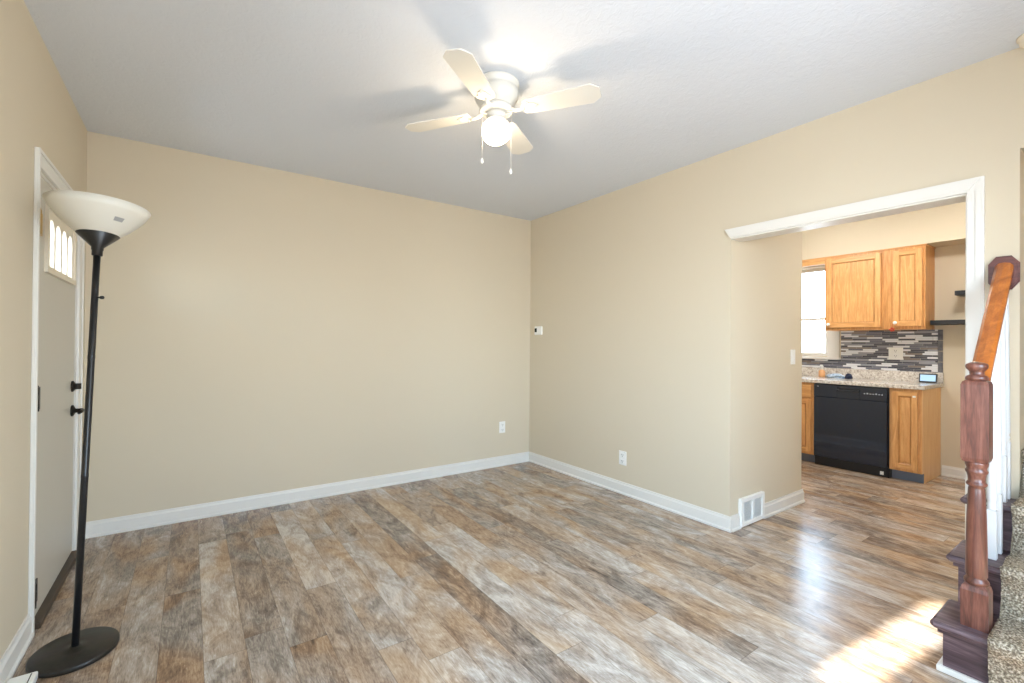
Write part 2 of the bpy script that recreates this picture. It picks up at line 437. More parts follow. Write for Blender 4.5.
# left wall with the front door and, nearer, a narrow high window added, unseen, to shape the sun patch
DY0, DY1, DZ = -1.100, -0.255, 2.012       # door opening
WY0, WY1, WZ0, WZ1 = -2.91, -2.74, 1.45, 2.10
mb = MB()
X0, X1 = -W - T, -W
mb.box(X0, X1, DY1, T, 0, H)
mb.box(X0, X1, DY0, DY1, DZ, H)
mb.box(X0, X1, WY1, DY0, 0, H)
mb.box(X0, X1, WY0, WY1, 0, WZ0); mb.box(X0, X1, WY0, WY1, WZ1, H)
VY0, VY1, VZ0, VZ1 = -4.20, -3.22, 0.60, 2.15
mb.box(X0, X1, VY1, WY0, 0, H); mb.box(X0, X1, Y0 - T, VY0, 0, H)
mb.box(X0, X1, VY0, VY1, 0, VZ0); mb.box(X0, X1, VY0, VY1, VZ1, H)
structure('wall_left', mb, M['wall'], 'beige wall on the left with the front door')

# front wall behind the camera, with a wide window
FX0, FX1, FZ0, FZ1 = -2.6, -0.9, 0.65, 2.15
mb = MB()
mb.box(-W, FX0, Y0 - T, Y0, 0, H); mb.box(FX1, 0.13, Y0 - T, Y0, 0, H)
mb.box(FX0, FX1, Y0 - T, Y0, 0, FZ0); mb.box(FX0, FX1, Y0 - T, Y0, FZ1, H)
structure('wall_front', mb, M['wall'])

# right wall: solid block, header over the opening, pier, head over the stairs
mb = MB()
mb.box(0, L, YC, T, 0, H)
structure('wall_right', mb, M['wall'], 'beige wall on the right, ending at the kitchen opening')
mb = MB()
mb.box(0, 0.13, YR, YC, HD, H)
structure('wall_header', mb, M['wall'], 'beige wall above the kitchen opening')
mb = MB()
mb.box(0, 0.13, YS, YR, 0, H)
mb.box(0, 0.13, Y0, YS, 2.15, H)
structure('wall_stair_side', mb, M['wall'], 'beige wall between kitchen opening and stairs')

# stairwell behind the wall
mb = MB()
mb.box(0.13, K + T, YS, -3.31, 0, 3.9)
structure('wall_stairwell', mb, M['wall'])
mb = MB()
mb.box(0.13, K + T, Y0 - T, Y0, 0, 3.9); mb.box(K, K + T, Y0, YS, 0, 3.9); mb.box(0.0, 0.13, Y0 - T, -3.31, H + 0.12, 3.9)
mb.box(0.0, K + T, Y0 - T, -3.31, 3.9, 4.0)
structure('wall_stairwell_outer', mb, M['wall'])

# kitchen shell
KY0, KY1, KZ0, KZ1 = -1.60, -0.94, 1.15, 2.20       # kitchen window
mb = MB()
mb.box(K, K + T, -3.31, KY0, 0, H); mb.box(K, K + T, KY1, T, 0, H)
mb.box(K, K + T, KY0, KY1, 0, KZ0); mb.box(K, K + T, KY0, KY1, KZ1, H)
structure('wall_kitchen', mb, M['wall'], 'beige kitchen wall behind the cabinets')
mb = MB(); mb.box(L, K, 0, T, 0, H)
structure('wall_kitchen_back', mb, M['wall'])
mb = MB(); mb.box(2.845, K, -3.31, 0, 2.262, H)
structure('wall_soffit', mb, M['wall'], 'beige soffit above the kitchen cabinets')

# ------------------------------------------------------------------ baseboards and casings
def bb_profile(mb, p0, p1, out, h=0.1, t=0.014):
    """baseboard with stepped top and shoe moulding, from p0 to p1 on the floor, out = unit vector away from the wall"""
    p0 = Vector((*p0, 0)); p1 = Vector((*p1, 0)); o = Vector((*out, 0))
    pr = [(0, 0), (t + 0.008, 0), (t + 0.008, 0.012), (t, 0.02), (t, h - 0.022), (t * 0.6, h - 0.012), (t * 0.45, h), (0, h)]
    mb.prism([p0 + o * a + Vector((0, 0, b)) for a, b in pr], p1 - p0)
def baseboard(name, segs, label):
    mb = MB()
    for p0, p1, o in segs: bb_profile(mb, p0, p1, o)
    return structure(name, mb, M['trim'], label)
baseboard('baseboard_back', [((-W, 0), (0, 0), (0, -1))], 'white baseboard along the back wall')
baseboard('baseboard_right', [((0, 0), (0, YC - 0.016), (-1, 0)), ((0, YC), (0.112, YC), (0, -1)), ((0.432, YC), (L + 0.014, YC), (0, -1)), ((L, YC), (L, 0), (1, 0))], 'white baseboard along the right wall')
baseboard('baseboard_left', [((-W, Y0), (-W, DY0 - 0.038), (1, 0)), ((-W, DY1 + 0.095), (-W, 0), (1, 0))], 'white baseboard left of the front door')
baseboard('baseboard_kitchen', [((K, -2.55), (K, -3.31), (-1, 0)), ((0.13, -3.31), (K, -3.31), (0, 1))], 'white baseboard in the kitchen')
baseboard('baseboard_front', [((-W, Y0), (-0.7, Y0), (0, 1))], None)

# casing of the kitchen opening
def casing_prof(mb, a, b, inward, out, w=0.064, t=0.018):
    a = Vector(a); b = Vector(b); i = Vector(inward); o = Vector(out)
    pr = [(0, 0), (0, t * 0.55), (0.008, t * 0.75), (0.02, t * 0.7), (w - 0.018, t), (w, t * 0.9), (w, 0)]
    mb.prism([a + i * p + o * q for p, q in pr], b - a)
mb = MB()
# head with a mitred left end
wz = 0.064
pts = [(0, YC - 0.002, HD), (0, YC + 0.036, HD + wz), (0, YR - 0.054, HD + wz), (0, YR, HD)]
mb.prism(pts, (-0.018, 0, 0))
mb.prism([(-0.018, YC + 0.004, HD + 0.012), (-0.018, YC + 0.027, HD + wz - 0.012), (-0.018, YR - 0.042, HD + wz - 0.012), (-0.018, YR - 0.008, HD + 0.012)], (-0.004, 0, 0))
mb.prism([(0, YR - 0.054, 0), (0, YR, 0), (0, YR, HD), (0, YR - 0.054, HD + wz)], (-0.018, 0, 0))
mb.box(-0.023, -0.018, YR - 0.048, YR - 0.028, 0, HD)
# linings
mb.box(0.001, 0.129, YR - 0.0, YR + 0.008, 0, HD - 0.006); mb.box(-0.002, 0.132, YR + 0.0, YC, HD - 0.008, HD)
structure('trim_1', mb, M['trim'], 'white casing around the kitchen opening')

# front door casing
mb = MB()
t = 0.014; a0, a1 = DY0 - 0.038, DY1 + 0.095
mb.box(-W, -W + t, a0, DY0, 0, DZ + 0.072, 0.003); mb.box(-W, -W + t, DY1, a1, 0, DZ + 0.072, 0.003)
mb.box(-W, -W + t, DY0, DY1, DZ, DZ + 0.072, 0.003)
mb.box(-W + t, -W + t + 0.005, a0, a0 + 0.016, 0, DZ + 0.072); mb.box(-W + t, -W + t + 0.005, a1 - 0.016, a1, 0, DZ + 0.072)
mb.box(-W + t, -W + t + 0.005, a0 + 0.016, a1 - 0.016, DZ + 0.056, DZ + 0.072)
mb.box(-W - T, -W, DY0, DY0 + 0.015, 0, DZ); mb.box(-W - T, -W, DY1 - 0.015, DY1, 0, DZ); mb.box(-W - T, -W, DY0 + 0.015, DY1 - 0.015, DZ - 0.015, DZ)
structure('trim_2', mb, M['trim'], 'white casing around the front door')
mb = MB(); mb.box(-W - T, -W + 0.03, DY0 + 0.015, DY1 - 0.015, 0, 0.028, 0.004)
structure('trim_3', mb, M['thresh'], 'dark door threshold')

# ------------------------------------------------------------------ front door
door = empty('door_1', (-W, DY0 + 0.017, 0)); tag(door, 'grey front door with small arched window, opening inward', kind='structure')
xf = -W - 0.002; xb = xf - 0.044
dy0, dy1 = DY0 + 0.018, DY1 - 0.018
gy0, gy1, gz0, gz1 = -0.950, -0.345, 1.575, 1.93
mb = MB()
mb.box(xb, xf, dy0, gy0 + 0.03, 0.03, DZ - 0.018); mb.box(xb, xf, gy1 - 0.03, dy1, 0.03, DZ - 0.018)
mb.box(xb, xf, gy0 + 0.03, gy1 - 0.03, 0.03, gz0 + 0.03); mb.box(xb, xf, gy0 + 0.03, gy1 - 0.03, gz1 - 0.03, DZ - 0.018)
mb.build('door_panel', M['door'], door)
# window insert: rounded surround, and a plate pierced by four arched lites
def arch_outline(y0, y1, z0, z1, n=10):
    r = (y1 - y0) / 2; c = (y0 + y1) / 2; zc = z1 - r
    return [(y0, z0)] + [(c - r * math.cos(a), zc + r * math.sin(a)) for a in [math.pi * k / n for k in range(n + 1)]] + [(y1, z0)]
def rounded_top(y0, y1, z0, z1, r, n=6):
    p = [(y0, z0)]
    p += [(y0 + r - r * math.cos(a), z1 - r + r * math.sin(a)) for a in [math.pi / 2 * k / n for k in range(n + 1)]]
    p += [(y1 - r + r * math.sin(a), z1 - r + r * math.cos(a)) for a in [math.pi / 2 * k / n for k in range(n + 1)]]
    return p + [(y1, z0)]
def plate_with_holes(outer, holes, x0, x1):
    bm = bmesh.new()
    def loop(pts):
        vs = [bm.verts.new((x0, a, b)) for a, b in pts]
        return [bm.edges.new((vs[i], vs[(i + 1) % len(vs)])) for i in range(len(vs))]
    ed = loop(outer)
    for h in holes: ed += loop(h)
    r = bmesh.ops.triangle_fill(bm, edges=ed, use_beauty=True, use_dissolve=False)
    fs = [g for g in r['geom'] if isinstance(g, bmesh.types.BMFace)]
    ex = bmesh.ops.extrude_face_region(bm, geom=fs)
    bmesh.ops.translate(bm, vec=(x1 - x0, 0, 0), verts=[g for g in ex['geom'] if isinstance(g, bmesh.types.BMVert)])
    mb = MB(); mb.bm.free(); mb.bm = bm
    return mb
lites = []
lw_ = (gy1 - gy0 - 0.08) / 4
for k in range(4):
    a = gy0 + 0.04 + lw_ * k
    lites.append(arch_outline(a + 0.012, a + lw_ - 0.012, gz0 + 0.035, gz0 + 0.262))
fr = plate_with_holes(rounded_top(gy0 + 0.012, gy1 - 0.012, gz0 + 0.012, gz1 - 0.012, 0.07), lites, xf - 0.028, xf + 0.004).build('window_insert', M['frame_cream'], door)
rim = plate_with_holes(rounded_top(gy0, gy1, gz0, gz1, 0.08), [rounded_top(gy0 + 0.025, gy1 - 0.025, gz0 + 0.025, gz1 - 0.025, 0.06)], xf, xf + 0.014).build('window_surround', M['frame_cream'], door)
mb = MB(); mb.box(xf - 0.026, xf - 0.022, gy0 + 0.03, gy1 - 0.03, gz0 + 0.03, gz1 - 0.04)
mb.build('pane', M['glass'], door)
# hinges, deadbolt, lever
for k, z in enumerate((1.775, 1.0, 0.145)):
    mb = MB(); hm = M['brass'] if k == 0 else M['bronze']
    mb.lathe([(0.0075, -0.052), (0.0075, -0.018), (0.0066, -0.017), (0.0075, -0.016), (0.0075, 0.016), (0.0066, 0.017), (0.0075, 0.018), (0.0075, 0.052)], (-W + 0.009, dy0 - 0.002, z), seg=14)
    mb.box(-W - 0.0015, -W + 0.0045, dy0, dy0 + 0.07, z - 0.05, z + 0.05)
    mb.lathe([(0.004, 0.052), (0.006, 0.056), (0.003, 0.062)], (-W + 0.009, dy0 - 0.002, z), seg=12)
    h = mb.build('hinge', hm, door)
    if k == 0: h['label'] = 'brass hinge'
    else: h['label'] = 'dark hinge'
mb = MB()
yk = dy1 - 0.065
mb.lathe([(0.032, 0), (0.032, 0.006), (0.024, 0.012), (0.016, 0.016)], (xf, yk, 0.995), (1, 0, 0), 24)
mb.box(xf + 0.014, xf + 0.042, yk - 0.006, yk + 0.006, 0.978, 1.012, 0.003)
mb.build('deadbolt', M['bronze'], door)
mb = MB()
mb.lathe([(0.033, 0), (0.033, 0.007), (0.02, 0.014), (0.012, 0.018), (0.012, 0.05)], (xf, yk, 0.855), (1, 0, 0), 24)
mb.tube([(xf + 0.046, yk + 0.004, 0.855), (xf + 0.052, yk - 0.02, 0.856), (xf + 0.054, yk - 0.06, 0.857), (xf + 0.05, yk - 0.11, 0.854)], [0.011, 0.010, 0.009, 0.008], 12)
mb.build('lever_handle', M['bronze'], door)

mb = MB(); mb.box(-W - T - 1.6, -W - T, -1.75, 0.4, 2.28, 2.40)  # added slab out of view, keeps sun from passing the door lites
structure('added_sun_block', mb, M['trim'], None)
# ------------------------------------------------------------------ windows out of frame that let the daylight in
def window(name, axis, at, a0, a1, z0, z1, sash=0.035, parent_label=None, meeting=True, depth=T):
    w = empty(name, (at, (a0 + a1) / 2, z0) if axis == 'x' else ((a0 + a1) / 2, at, z0)); w['kind'] = 'structure'
    if parent_label: w['label'] = parent_label
    def bx(mb, p0, p1, q0, q1, zz0, zz1):
        if axis == 'x': mb.box(p0, p1, q0, q1, zz0, zz1)
        else: mb.box(q0, q1, p0, p1, zz0, zz1)
    sgn = 1 if ((axis == 'x' and at > 0)) else -1
    c = at + sgn * depth * 0.55
    mb = MB()
    bx(mb, c - 0.02, c + 0.02, a0, a0 + sash, z0, z1); bx(mb, c - 0.02, c + 0.02, a1 - sash, a1, z0, z1)
    bx(mb, c - 0.02, c + 0.02, a0 + sash, a1 - sash, z0, z0 + sash); bx(mb, c - 0.02, c + 0.02, a0 + sash, a1 - sash, z1 - sash, z1)
    if meeting:
        zm = z0 + (z1 - z0) * 0.42
        bx(mb, c - 0.022, c + 0.022, a0 + sash, a1 - sash, zm - 0.016, zm + 0.016)
    mb.build('window_frame', M['trim'], w)
    mb = MB(); bx(mb, c - 0.002, c + 0.002, a0 + sash, a1 - sash, z0 + sash, z1 - sash)
    mb.build('pane', M['glass'], w)
    return w
window('window_2', 'y', Y0, FX0, FX1, FZ0, FZ1)
window('window_4', 'x', -W, VY0, VY1, VZ0, VZ1)
window('added_sun_window', 'x', -W, WY0, WY1, WZ0, WZ1, 0.015, meeting=False)  # added opening, unseen, sized to cast the narrow sun patch
kw = window('window_1', 'x', K, KY0, KY1, KZ0, KZ1, 0.04, 'white kitchen window over the counter')
mb = MB()
mb.box(K - 0.016, K, KY0 - 0.115, KY0, KZ0 - 0.03, KZ1 + 0.06, 0.003); mb.box(K - 0.016, K, KY1, KY1 + 0.115, KZ0 - 0.03, KZ1 + 0.06, 0.003)
mb.box(K - 0.016, K, KY0, KY1, KZ1, KZ1 + 0.06, 0.003)
mb.box(K - 0.001, K + 0.05, KY0, KY0 + 0.006, KZ0, KZ1); mb.box(K - 0.001, K + 0.05, KY1 - 0.006, KY1, KZ0, KZ1)
mb.build('window_casing', M['trim'], kw)
mb = MB(); mb.box(K - 0.05, K + 0.05, KY0 - 0.13, KY1 + 0.13, KZ0 - 0.035, KZ0 - 0.008, 0.004)
mb.build('window_sill', M['trim'], kw)

# ------------------------------------------------------------------ ceiling fan
FC = (-1.775, -1.880)
fan = empty('ceiling_fan', (FC[0], FC[1], H)); tag(fan, 'white four-bladed ceiling fan with a lit globe, flush to the ceiling', 'ceiling fan')
c = (FC[0], FC[1], 0)
mb = MB()
mb.lathe([(0.112, H), (0.118, H - 0.006), (0.118, H - 0.018), (0.108, H - 0.026), (0.108, H - 0.040), (0.114, H - 0.046), (0.112, H - 0.075), (0.100, H - 0.100), (0.082, H - 0.118), (0.075, H - 0.126)], c, seg=48)
mb.build('motor_housing', M['fanwhite'], fan)
mb = MB()
mb.lathe([(0.062, H - 0.125), (0.085, H - 0.128), (0.088, H - 0.140), (0.080, H - 0.148), (0.055, H - 0.152)], c, seg=40)
mb.build('flywheel', M['fanwhite'], fan)
mb = MB()
mb.lathe([(0.040, H - 0.152), (0.052, H - 0.155), (0.052, H - 0.172), (0.040, H - 0.178), (0.046, H - 0.182), (0.046, H - 0.200), (0.040, H - 0.202)], c, seg=36)
mb.build('light_fitter', M['fanwhite'], fan)
gz = 2.356; gr = 0.076
mb = MB()
prof = [(0.036, gz + 0.068)]
for k in range(1, 16):
    a = math.pi * (0.16 + 0.84 * k / 15)
    prof.append((max(gr * math.sin(a), 0.0015) * (1 if a < 1.8 else 1.0), gz + gr * math.cos(a) * (0.92 if a > math.pi / 2 else 0.88)))
mb.lathe(prof, c, seg=40)
mb.build('globe', M['globe'], fan)
mb = MB(); mb.lathe([(0.012, gz + 0.020), (0.014, gz + 0.005), (0.023, gz - 0.010), (0.027, gz - 0.030), (0.022, gz - 0.047), (0.010, gz - 0.055), (0.001, gz - 0.057)], c, seg=24)
mb.build('bulb', M['bulb'], fan)
zb = 2.452
def blade(ang, first):
    ca, sa = math.cos(ang), math.sin(ang)
    # outline in blade space: x outward, y across; chamfered tip
    o = [(0.145, -0.045), (0.17, -0.054), (0.30, -0.060), (0.485, -0.067), (0.521, -0.034), (0.523, -0.030), (0.523, 0.030), (0.521, 0.034), (0.485, 0.067), (0.30, 0.060), (0.17, 0.054), (0.145, 0.045)]
    pit = R(-8)
    def P(x, y, z):
        y2 = y * math.cos(pit) - z * math.sin(pit); z2 = y * math.sin(pit) + z * math.cos(pit)
        return Vector((FC[0] + x * ca - y2 * sa, FC[1] + x * sa + y2 * ca, zb + z2))
    mb = MB()
    A = [P(x, y, 0) for x, y in o]; mb.prism(A, P(0, 0, 0.006) - P(0, 0, 0))
    b = mb.build('blade', M['fanwhite'], fan)
    mb = MB()
    # blade iron: arm from the flywheel to a lobed plate under the blade
    mb.tube([Vector((FC[0] + 0.075 * ca, FC[1] + 0.075 * sa, H - 0.140)), Vector((FC[0] + 0.105 * ca, FC[1] + 0.105 * sa, zb - 0.006)), P(0.15, 0, -0.006)], [0.011, 0.010, 0.009], 10)
    lob = [(0.135, -0.012), (0.148, -0.036), (0.170, -0.042), (0.184, -0.026), (0.205, -0.022), (0.222, 0), (0.205, 0.022), (0.184, 0.026), (0.170, 0.042), (0.148, 0.036), (0.135, 0.012)]
    mb.prism([P(x, y, -0.0045) for x, y in lob], P(0, 0, 0.004) - P(0, 0, 0))
    for sx, sy in ((0.165, -0.028), (0.165, 0.028), (0.207, 0)):
        mb.lathe([(0.005, 0), (0.005, 0.002), (0.002, 0.0035)], P(sx, sy, -0.0045), P(0, 0, -1) - P(0, 0, 0), 10)
    mb.build('blade_iron', M['fanwhite'], b)
for k in range(4): blade(R(35.4 + 90 * k), k == 0)
def chain(dx, dy, z1):
    mb = MB(); x, y = FC[0] + dx, FC[1] + dy
    mb.tube([(x, y, H - 0.17), (x, y, z1)], 0.0012, 6)
    n = int((H - 0.17 - z1) / 0.012)
    for k in range(n):
        z = H - 0.17 - k * 0.012
        mb.lathe([(0.0005, -0.002), (0.0021, 0), (0.0005, 0.002)], (x, y, z), seg=6)
    o = mb.build('pull_chain', M['fanwhite'], fan)
    mb = MB(); mb.lathe([(0.0015, 0), (0.003, -0.004), (0.0065, -0.016), (0.0070, -0.022), (0.004, -0.028), (0.001, -0.030)], (x, y, z1), seg=14)
    mb.build('chain_fob', M['plastic'], o)
rv = Vector((right.x, right.y, 0)).normalized()
fv_ = Vector((fwd.x, fwd.y, 0)).normalized()
q1 = rv * -0.072 + fv_ * -0.03; q2 = rv * 0.075 + fv_ * -0.035
chain(q1.x, q1.y, 2.205); chain(q2.x, q2.y, 2.150)
q3 = 0.052
for q in (q1, q2):
    mb = MB()
    d = Vector((q.x, q.y, 0)); nrm = d.normalized()
    mb.tube([Vector((FC[0], FC[1], H - 0.165)) + nrm * 0.045, Vector((FC[0], FC[1], H - 0.165)) + d, Vector((FC[0], FC[1], H - 0.172)) + d], [0.004, 0.003, 0.003], 8)
    mb.build('chain_outlet', M['fanwhite'], fan)

# ------------------------------------------------------------------ floor lamp
LB_ = Vector((-3.463, -1.368, 0)); LT = Vector((-3.419, -1.262, 1.835)); RS = 0.178
lamp = empty('floor_lamp', LB_); tag(lamp, 'black torchiere floor lamp with white bowl shade beside the front door', 'floor lamp')
ax = (LT - (LB_ + Vector((0, 0, 0.02)))).normalized(); ln = (LT - (LB_ + Vector((0, 0, 0.02)))).length
o0 = LB_ + Vector((0, 0, 0.02))
mb = MB(); mb.lathe([(0.136, 0), (0.140, 0.003), (0.140, 0.016), (0.136, 0.021), (0.05, 0.0235), (0.02, 0.025), (0.014, 0.030)], LB_, seg=64)
mb.build('base', M['basebrown'], lamp)
mb = MB(); mb.lathe([(0.0125, 0.0), (0.0125, ln * 0.37), (0.0131, ln * 0.371), (0.0131, ln * 0.378), (0.0125, ln * 0.379), (0.0125, ln * 0.64), (0.0131, ln * 0.641), (0.0131, ln * 0.648), (0.0125, ln * 0.649), (0.0125, ln - 0.20)], o0, ax, 24)
mb.build('pole', M['black'], lamp)
mb = MB(); mb.lathe([(0.0125, ln - 0.215), (0.0185, ln - 0.213), (0.0185, ln - 0.192), (0.021, ln - 0.189), (0.021, ln - 0.178), (0.074, ln - 0.124), (0.072, ln - 0.120), (0.018, ln - 0.170)], o0, ax, 40)
mb.build('socket_cone', M['black'], lamp)
mb = MB()
sw = o0 + ax * (ln * 0.80 - 0.03)
mb.tube([sw, sw + rv * 0.022, sw + rv * 0.030], [0.0035, 0.0035, 0.006], 10)
mb.lathe([(0.007, 0), (0.007, 0.01), (0.004, 0.012)], sw + rv * 0.026, rv, 14)
mb.build('switch_knob', M['black'], lamp)
mb = MB()
out = [(0.058, ln - 0.132), (0.073, ln - 0.122), (0.106, ln - 0.094), (0.136, ln - 0.063), (0.160, ln - 0.032), (RS, ln)]
inn = [(RS - 0.003, ln + 0.0005), (0.157, ln - 0.030), (0.133, ln - 0.059), (0.102, ln - 0.089), (0.070, ln - 0.117), (0.02, ln - 0.123)]
mb.lathe(out + inn, o0, ax, 72)
shd = mb.build('lamp_shade', M['shade'], lamp)
# small warning sticker on the underside of the bowl
def bowl_pt(th, r):
    u = ax.orthogonal().normalized(); w = ax.cross(u)
    prof_ = out
    for (r0, h0), (r1, h1) in zip(prof_, prof_[1:]):
        if r0 <= r <= r1:
            h = h0 + (h1 - h0) * (r - r0) / (r1 - r0)
    n = (u * math.cos(th) + w * math.sin(th))
    return o0 + ax * (h - 0.0012) + n * (r + 0.0008)
best = None
for k in range(360):
    th = R(k); q = bowl_pt(th, 0.128); d = q - CAMLOC
    px = 480.8 + 446.88 * d.dot(right) / d.dot(fwd); s = abs(px - 119) + (0 if (q - (o0 + ax * ln)).dot(CAMLOC - LT) > 0 else 1000)
    if best is None or s < best[0]: best = (s, th)
bm = bmesh.new(); grid = []
for i in range(7):
    th = best[1] + (i - 3) * 0.045
    grid.append([bm.verts.new(bowl_pt(th, r)) for r in (0.122, 0.129, 0.136)])
for i in range(6):
    for j in range(2): bm.faces.new((grid[i][j], grid[i + 1][j], grid[i + 1][j + 1], grid[i][j + 1]))
mb = MB(); mb.bm.free(); mb.bm = bm
st = mb.build('sticker', M['sticker'], shd); st['label'] = 'small grey sticker'

# ------------------------------------------------------------------ things on the walls
def outlet(name, face, a, z, label, group, w=0.074, h=0.118, kind='duplex'):
    """face: ('x', pos, normal sign) or ('y', pos, sign)"""
    ax_, pos, sg = face
    def bx(mb, d0, d1, p0, p1, z0, z1, bev=0):
        if ax_ == 'x': mb.box(pos + sg * d0, pos + sg * d1, p0, p1, z0, z1, bev)
        else: mb.box(p0, p1, pos + sg * d0, pos + sg * d1, z0, z1, bev)
    o = empty(name, (pos, a, z) if ax_ == 'x' else (a, pos, z)); tag(o, label, 'wall plate' if kind == 'duplex' else 'light switch', group)
    mb = MB(); bx(mb, 0, 0.006, a - w / 2, a + w / 2, z - h / 2, z + h / 2, 0.002); mb.build('cover_plate', M['plastic'], o)
    if kind == 'duplex':
        for s_ in (-1, 1):
            zc = z + s_ * 0.026
            mb = MB(); bx(mb, 0.006, 0.009, a - 0.017, a + 0.017, zc - 0.018, zc + 0.018, 0.001); r_ = mb.build('socket', M['plastic'], o)
            mb = MB()
            bx(mb, 0.009, 0.0095, a - 0.009, a - 0.006, zc - 0.004, zc + 0.008); bx(mb, 0.009, 0.0095, a + 0.006, a + 0.009, zc - 0.004, zc + 0.008)
            bx(mb, 0.009, 0.0095, a - 0.003, a + 0.003, zc - 0.014, zc - 0.009); mb.build('slots', M['slot'], r_)
    else:
        mb = MB(); bx(mb, 0.006, 0.0085, a - 0.017, a + 0.017, z - 0.034, z + 0.034, 0.001); bx(mb, 0.0085, 0.012, a - 0.015, a + 0.015, z - 0.03, z + 0.002, 0.001); mb.build('rocker', M['plastic'], o)
    return o
outlet('wall_outlet', ('y', 0, -1), -0.364, 0.398, 'white duplex outlet low on the back wall', None)
outlet('wall_outlet', ('x', 0, -1), -1.248, 0.302, 'white duplex outlet low on the right wall', None)
outlet('light_switch', ('y', YC, -1), 0.922, 1.176, 'white light switch on the wall return at the kitchen opening', None, kind='switch')

th = empty('thermostat', (0, -0.13, 1.407)); tag(th, 'small square white thermostat high on the right wall near the corner', 'thermostat')
mb = MB(); mb.box(-0.024, 0, -0.208, -0.098, 1.360, 1.450, 0.006); mb.build('case', M['plastic'], th)
mb = MB(); mb.box(-0.0255, -0.0235, -0.140, -0.106, 1.388, 1.430); d_ = mb.build('display', M['screen'], th); d_['label'] = 'dark display'

# wall register
vt = empty('wall_vent', (0.287, YC, 0.01)); tag(vt, 'white louvred vent cover low on the wall return beside the baseboard', 'vent')
vx0, vx1, vz0, vz1 = 0.112, 0.432, 0.008, 0.200; yv = YC
mb = MB()
mb.box(vx0, vx1, yv - 0.024, yv, vz0, vz0 + 0.026, 0.002); mb.box(vx0, vx1, yv - 0.024, yv, vz1 - 0.026, vz1, 0.002)
mb.box(vx0, vx0 + 0.03, yv - 0.024, yv, vz0 + 0.026, vz1 - 0.026); mb.box(vx1 - 0.03, vx1, yv - 0.024, yv, vz0 + 0.026, vz1 - 0.026)
mb.box(0.266, 0.280, yv - 0.024, yv, vz0 + 0.026, vz1 - 0.026)
mb.build('frame', M['plastic'], vt)
for a, b_ in ((vx0 + 0.03, 0.266), (0.280, vx1 - 0.03)):
    mb = MB()
    n = 13
    for k in range(n):
        x = a + (b_ - a) * (k + 0.5) / n
        mx = Matrix.Translation((x, yv - 0.012, 0)) @ Matrix.Rotation(R(-55), 4, 'Z')
        mb.box(-0.0009, 0.0009, -0.007, 0.007, vz0 + 0.026, vz1 - 0.026, mx=mx)
    mb.build('louvres', M['plastic'], vt)
mb = MB(); mb.box(vx0 + 0.03, vx1 - 0.03, yv - 0.002, yv - 0.0005, vz0 + 0.026, vz1 - 0.026); b_ = mb.build('backing', M['ventdark'], vt)

# low white cover on the floor at the left edge of the frame
fx = empty('floor_vent', (-3.60, -1.62, 0)); tag(fx, 'white metal vent cover on the floor at the foot of the left wall', 'vent')
mb = MB(); mb.box(-3.628, -3.548, -1.86, -1.475, 0, 0.030, 0.005); mb.build('cover', M['plastic'], fx)
mb = MB(); mb.box(-3.566, -3.5625, -1.85, -1.485, 0.0295, 0.0306); mb.build('seam', M['slot'], fx)

sd = empty('smoke_detector', (-0.075, -3.47, H)); tag(sd, 'round cream smoke detector on the ceiling at the right picture edge', 'smoke detector')
mb = MB(); mb.lathe([(0.062, H), (0.062, H - 0.008), (0.055, H - 0.012), (0.053, H - 0.030), (0.045, H - 0.036), (0.02, H - 0.038)], (-0.075, -3.47, 0), seg=36)
mb.build('case', M['frame_cream'], sd)
mb = MB(); mb.lathe([(0.008, H - 0.038), (0.008, H - 0.041), (0.005, H - 0.042)], (-0.075, -3.47, 0), seg=16); mb.build('test_button', M['plastic'], sd)

# ------------------------------------------------------------------ staircase
XF = -0.615; RUN = 0.232; RISE = 0.197; YN = -3.270; YE = -3.290; YCARP = -3.412
st = empty('staircase', (XF, -3.8, 0)); tag(st, 'dark stained wooden staircase with a tan carpet runner', 'staircase')
NST = 11
for k in range(NST):
    x = XF + RUN * k; z = RISE * (k + 1); z0 = RISE * k
    inside = x + 0.001 > -0.16
    inroom = k < 3
    xe = x + RUN if k != 2 else 0.13
    if k < 3:
        yA = YE
        # riser and closed side below the tread
        x_end = min(x + RUN, 0.0)
        mb = MB(); mb.box(x, x_end, Y0 + 0.001, yA, z0 if k else 0.0, z - 0.028)
        if k == 2:
            mb.box(0.0, 0.079, Y0 + 0.001, YS - 0.001, z0, z - 0.028)
        mb.build('riser', M['tread'], st)
        mb = MB()
        xt1 = x + RUN if k < 2 else -0.0195
        # tread board: nosing to the front and to the open side, rounded
        pr = [(x - 0.038, z - 0.014), (x - 0.036, z - 0.006), (x - 0.030, z), (xt1, z), (xt1, z - 0.028), (x - 0.030, z - 0.028), (x - 0.036, z - 0.022)]
        mb.prism([(a, Y0 + 0.001, b) for a, b in pr], (0, YN + 0.006 - (Y0 + 0.001) - 0.006, 0))
        mb.tube([(x - 0.026, YN - 0.002, z - 0.014), (xt1, YN - 0.002, z - 0.014)], 0.0135, 12)
        if k == 2: mb.box(-0.0195, 0.079, Y0 + 0.001, YS - 0.001, z - 0.028, z)
        mb.build('tread', M['tread'], st)
        mb = MB()
        mb.box(x - 0.016, x, YE - 0.12 if False else YCARP + 0.004, YE, z - 0.046, z - 0.028)
        mb.box(x - 0.016, x_end - (0.02 if k == 2 else 0), YE, YE + 0.012, z - 0.046, z - 0.028)
        mb.build('cove_moulding', M['tread'], st)
    else:
        mb = MB(); mb.box(x, x + RUN, Y0 + 0.001, YS - 0.001, z0, z - 0.028); mb.build('riser', M['tread'], st)
        mb = MB(); mb.box(x - 0.03, x + RUN, Y0 + 0.001, YS - 0.001, z - 0.028, z, 0.004); mb.build('tread', M['tread'], st)
